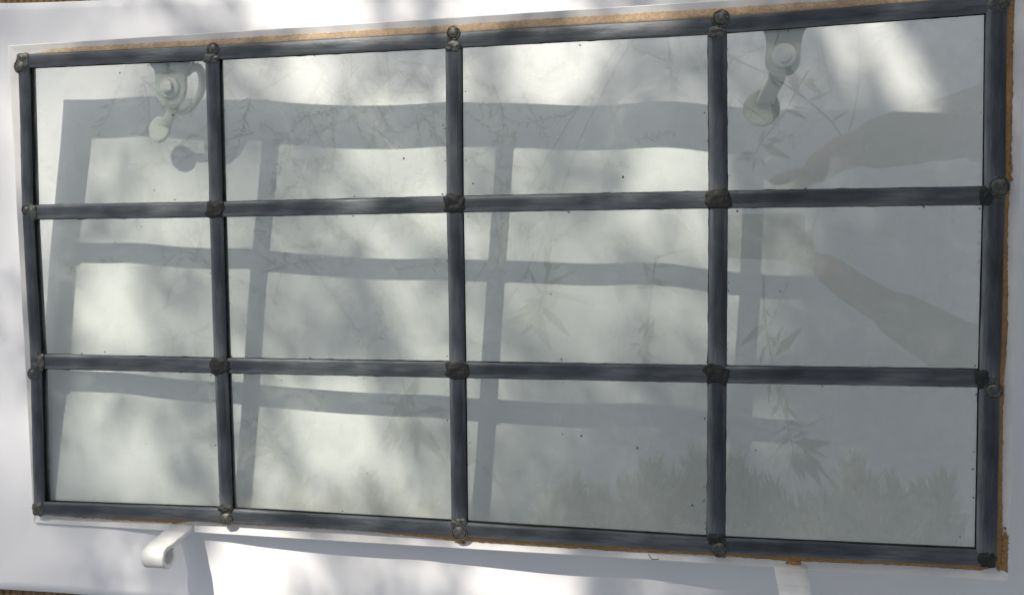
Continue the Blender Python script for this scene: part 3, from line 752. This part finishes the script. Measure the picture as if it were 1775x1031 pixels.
# ------------------------------------------------------------------ the person taking the picture, mirrored in the right panes
def person():
    def C_(u, v, z): return Vector((u, v, z))
    skin, nt, b = mat('skin'); a = noise_tex(nt, 20, 4); r = ramp(nt, a.outputs[0], [(0.3, (0.42, 0.24, 0.17)), (0.7, (0.50, 0.30, 0.22))]); nt.links.new(r.outputs[0], b.inputs['Base Color']); b.inputs['Roughness'].default_value = .5
    shirt = m_plain('pale grey shirt cloth', (0.17, 0.175, 0.15), (0.23, 0.235, 0.205), 60, .9)
    jeans = m_plain('dark blue denim', (0.03, 0.04, 0.07), (0.05, 0.065, 0.10), 120, .9)
    hairm = m_plain('brown hair', (0.03, 0.02, 0.012), (0.06, 0.04, 0.025), 100, .6)
    cu = ww(CC)
    PALM = {1: mirror(1402, 300, .83), -1: mirror(1412, 446, .83)}
    def skin_obj(name, chains, mt, parent, lv=2):
        V, E, R_ = [], [], []; key = {}
        for ch in chains:
            prev = None
            for (p, r) in ch:
                k = tuple(round(q, 4) for q in p)
                if k not in key: key[k] = len(V); V.append(k); R_.append(r)
                if prev is not None and prev != key[k]: E.append((prev, key[k]))
                prev = key[k]
        me = bpy.data.meshes.new(name); me.from_pydata(V, E, []); o = bpy.data.objects.new(name, me); COL.objects.link(o)
        me.materials.append(mt)
        md = o.modifiers.new('skin', 'SKIN')
        for i, sv in enumerate(me.skin_vertices[0].data):
            sv.radius = (R_[i], R_[i]); sv.use_root = (i == 0)
        md.use_smooth_shade = True
        s = o.modifiers.new('sub', 'SUBSURF'); s.levels = lv; s.render_levels = lv
        o.parent = parent; o.matrix_parent_inverse = Matrix.Translation(-parent.location)
        return o
    P = empty('person', Matrix.Translation((1.50, .25, -.005)))
    tag(P, 'person leaning in with both arms out holding a phone, mirrored in the right panes', 'person')
    pel = (1.52, .25, .34); ch = (1.30, .25, .80); nk = (1.20, .25, .93)
    sp = (1.44, .25, .58)
    sh = {s: (1.22, .25+s*.17, .86) for s in (-1, 1)}
    el = {1: tuple(mirror(1716, 205, .93)), -1: tuple(mirror(1722, 640, .93))}
    wr = {1: tuple(mirror(1452, 262, .86)), -1: tuple(mirror(1500, 506, .86))}
    chains = [[(pel, .14), (sp, .13), (ch, .14), (nk, .07), ((1.15, .25, 1.00), .055), ((1.12, .25, 1.06), .085), ((1.09, .25, 1.12), .092), ((1.09, .25, 1.17), .06)]]
    for s in (-1, 1):
        chains.append([(ch, .14), (sh[s], .065), (el[s], .043), (wr[s], .029), (tuple(PALM[s]), .026)])
        hp = (1.54, .25+s*.10, .28); kn = (1.26, .25+s*.15, .075); an = (1.66, .25+s*.13, .05); to = (1.83, .25+s*.13, .035)
        chains.append([(pel, .14), (hp, .10), (kn, .062), (an, .045), (to, .03)])
    body = skin_obj('body', chains, skin, P)
    # palms and fingers
    for s in (-1, 1):
        w_ = Vector(wr[s]).lerp(PALM[s], .5); palm = Vector(PALM[s])
        for k in range(4):
            base = palm + Vector((.012 - .016*k + .01, -s*.002, .016*0)) + Vector((-.014, 0, .0))
            f1 = base + Vector((-.012, -s*.004, .022)); f2 = f1 + Vector((-.004, -s*.020, .014)); f3 = f2 + Vector((0, -s*.018, .002))
            skin_obj('finger', [[(tuple(w_.lerp(palm, .6)), .015), (tuple(base), .0100), (tuple(f1), .0090), (tuple(f2), .0085), (tuple(f3), .0070)]], skin, body, 1)
        t0 = w_.lerp(palm, .4) + Vector((0, -s*.012, -.006)); t1 = t0 + Vector((-.035, -s*.010, -.004)); t2 = t1 + Vector((-.028, -s*.008, .006))
        skin_obj('thumb', [[(tuple(t0), .014), (tuple(t1), .0105), (tuple(t2), .0085)]], skin, body, 1)
        # sleeve and trouser leg over the limb
        skin_obj('sleeve', [[(tuple(Vector(ch).lerp(Vector(sh[s]), .5)), .10), (sh[s], .080), (el[s], .064), (tuple(Vector(el[s]).lerp(Vector(wr[s]), .45) + Vector((0, 0, -.008))), .054), (tuple(Vector(el[s]).lerp(Vector(wr[s]), .9)), .036)]], shirt, P)
        hp = (1.54, .25+s*.10, .28); kn = (1.26, .25+s*.15, .078); an = (1.62, .25+s*.13, .06)
        skin_obj('trouser_leg', [[((1.53, .25+s*.04, .33), .135), (hp, .112), (kn, .074), (an, .058)]], jeans, P)
    skin_obj('shirt', [[((1.50, .25, .40), .155), (sp, .148), (ch, .158), ((1.225, .25, .905), .085)]], shirt, P)
    # hair cap and face
    h = blob('hair', (1.125-1.5, 0, 1.145+.005), .088, .086, .075, 3, hairm, parent=P); h.rotation_euler = (0, -.5, 0)
    for s in (-1, 1):
        e = blob('eye', (1.022-1.5, s*.032, 1.095+.005), .010, .010, .010, 1, m_plain('eye white', (.7, .7, .7), (.75, .75, .75)), parent=P, am=0)
        e = blob('ear', (1.10-1.5, s*.090, 1.09+.005), .016, .008, .028, s, skin, parent=P)
    blob('nose', (1.005-1.5, 0, 1.07+.005), .014, .011, .018, 2, skin, parent=P)
    blob('mouth', (1.025-1.5, 0, 1.035+.005), .008, .022, .006, 2, m_plain('lips', (.40, .16, .13), (.45, .2, .16)), parent=P)
    # phone
    fwd = Vector((cz[0], cz[1], cz[2]))
    PH = empty('phone', Matrix.Translation(cu - fwd*.016 + Vector((.052, 0, 0)))); tag(PH, 'slim black phone held level in both hands above the window', 'phone')
    X = (Vector((1, 0, 0)) - fwd*fwd.x).normalized(); Y = fwd.cross(X)
    Mx = Matrix.Identity(4)
    for i in range(3): Mx[i][0] = X[i]; Mx[i][1] = Y[i]; Mx[i][2] = fwd[i]
    PH.matrix_world = Matrix.Translation(PH.location) @ Mx
    bm = bmesh.new(); bmesh.ops.create_cube(bm, size=1); bmesh.ops.scale(bm, vec=(.152, .074, .008), verts=bm.verts)
    bmesh.ops.bevel(bm, geom=[e for e in bm.edges], offset=.003, segments=3, affect='EDGES')
    bm_obj('phone_case', bm, m_plain('black phone shell', (.012, .012, .014), (.02, .02, .022), 40, .35), PH)
    bm = bmesh.new(); disc(bm, (-.052, 0, .0045), .008, .0012, (0, 0, 1)); bm_obj('lens_ring', bm, HOLE, PH)
person()
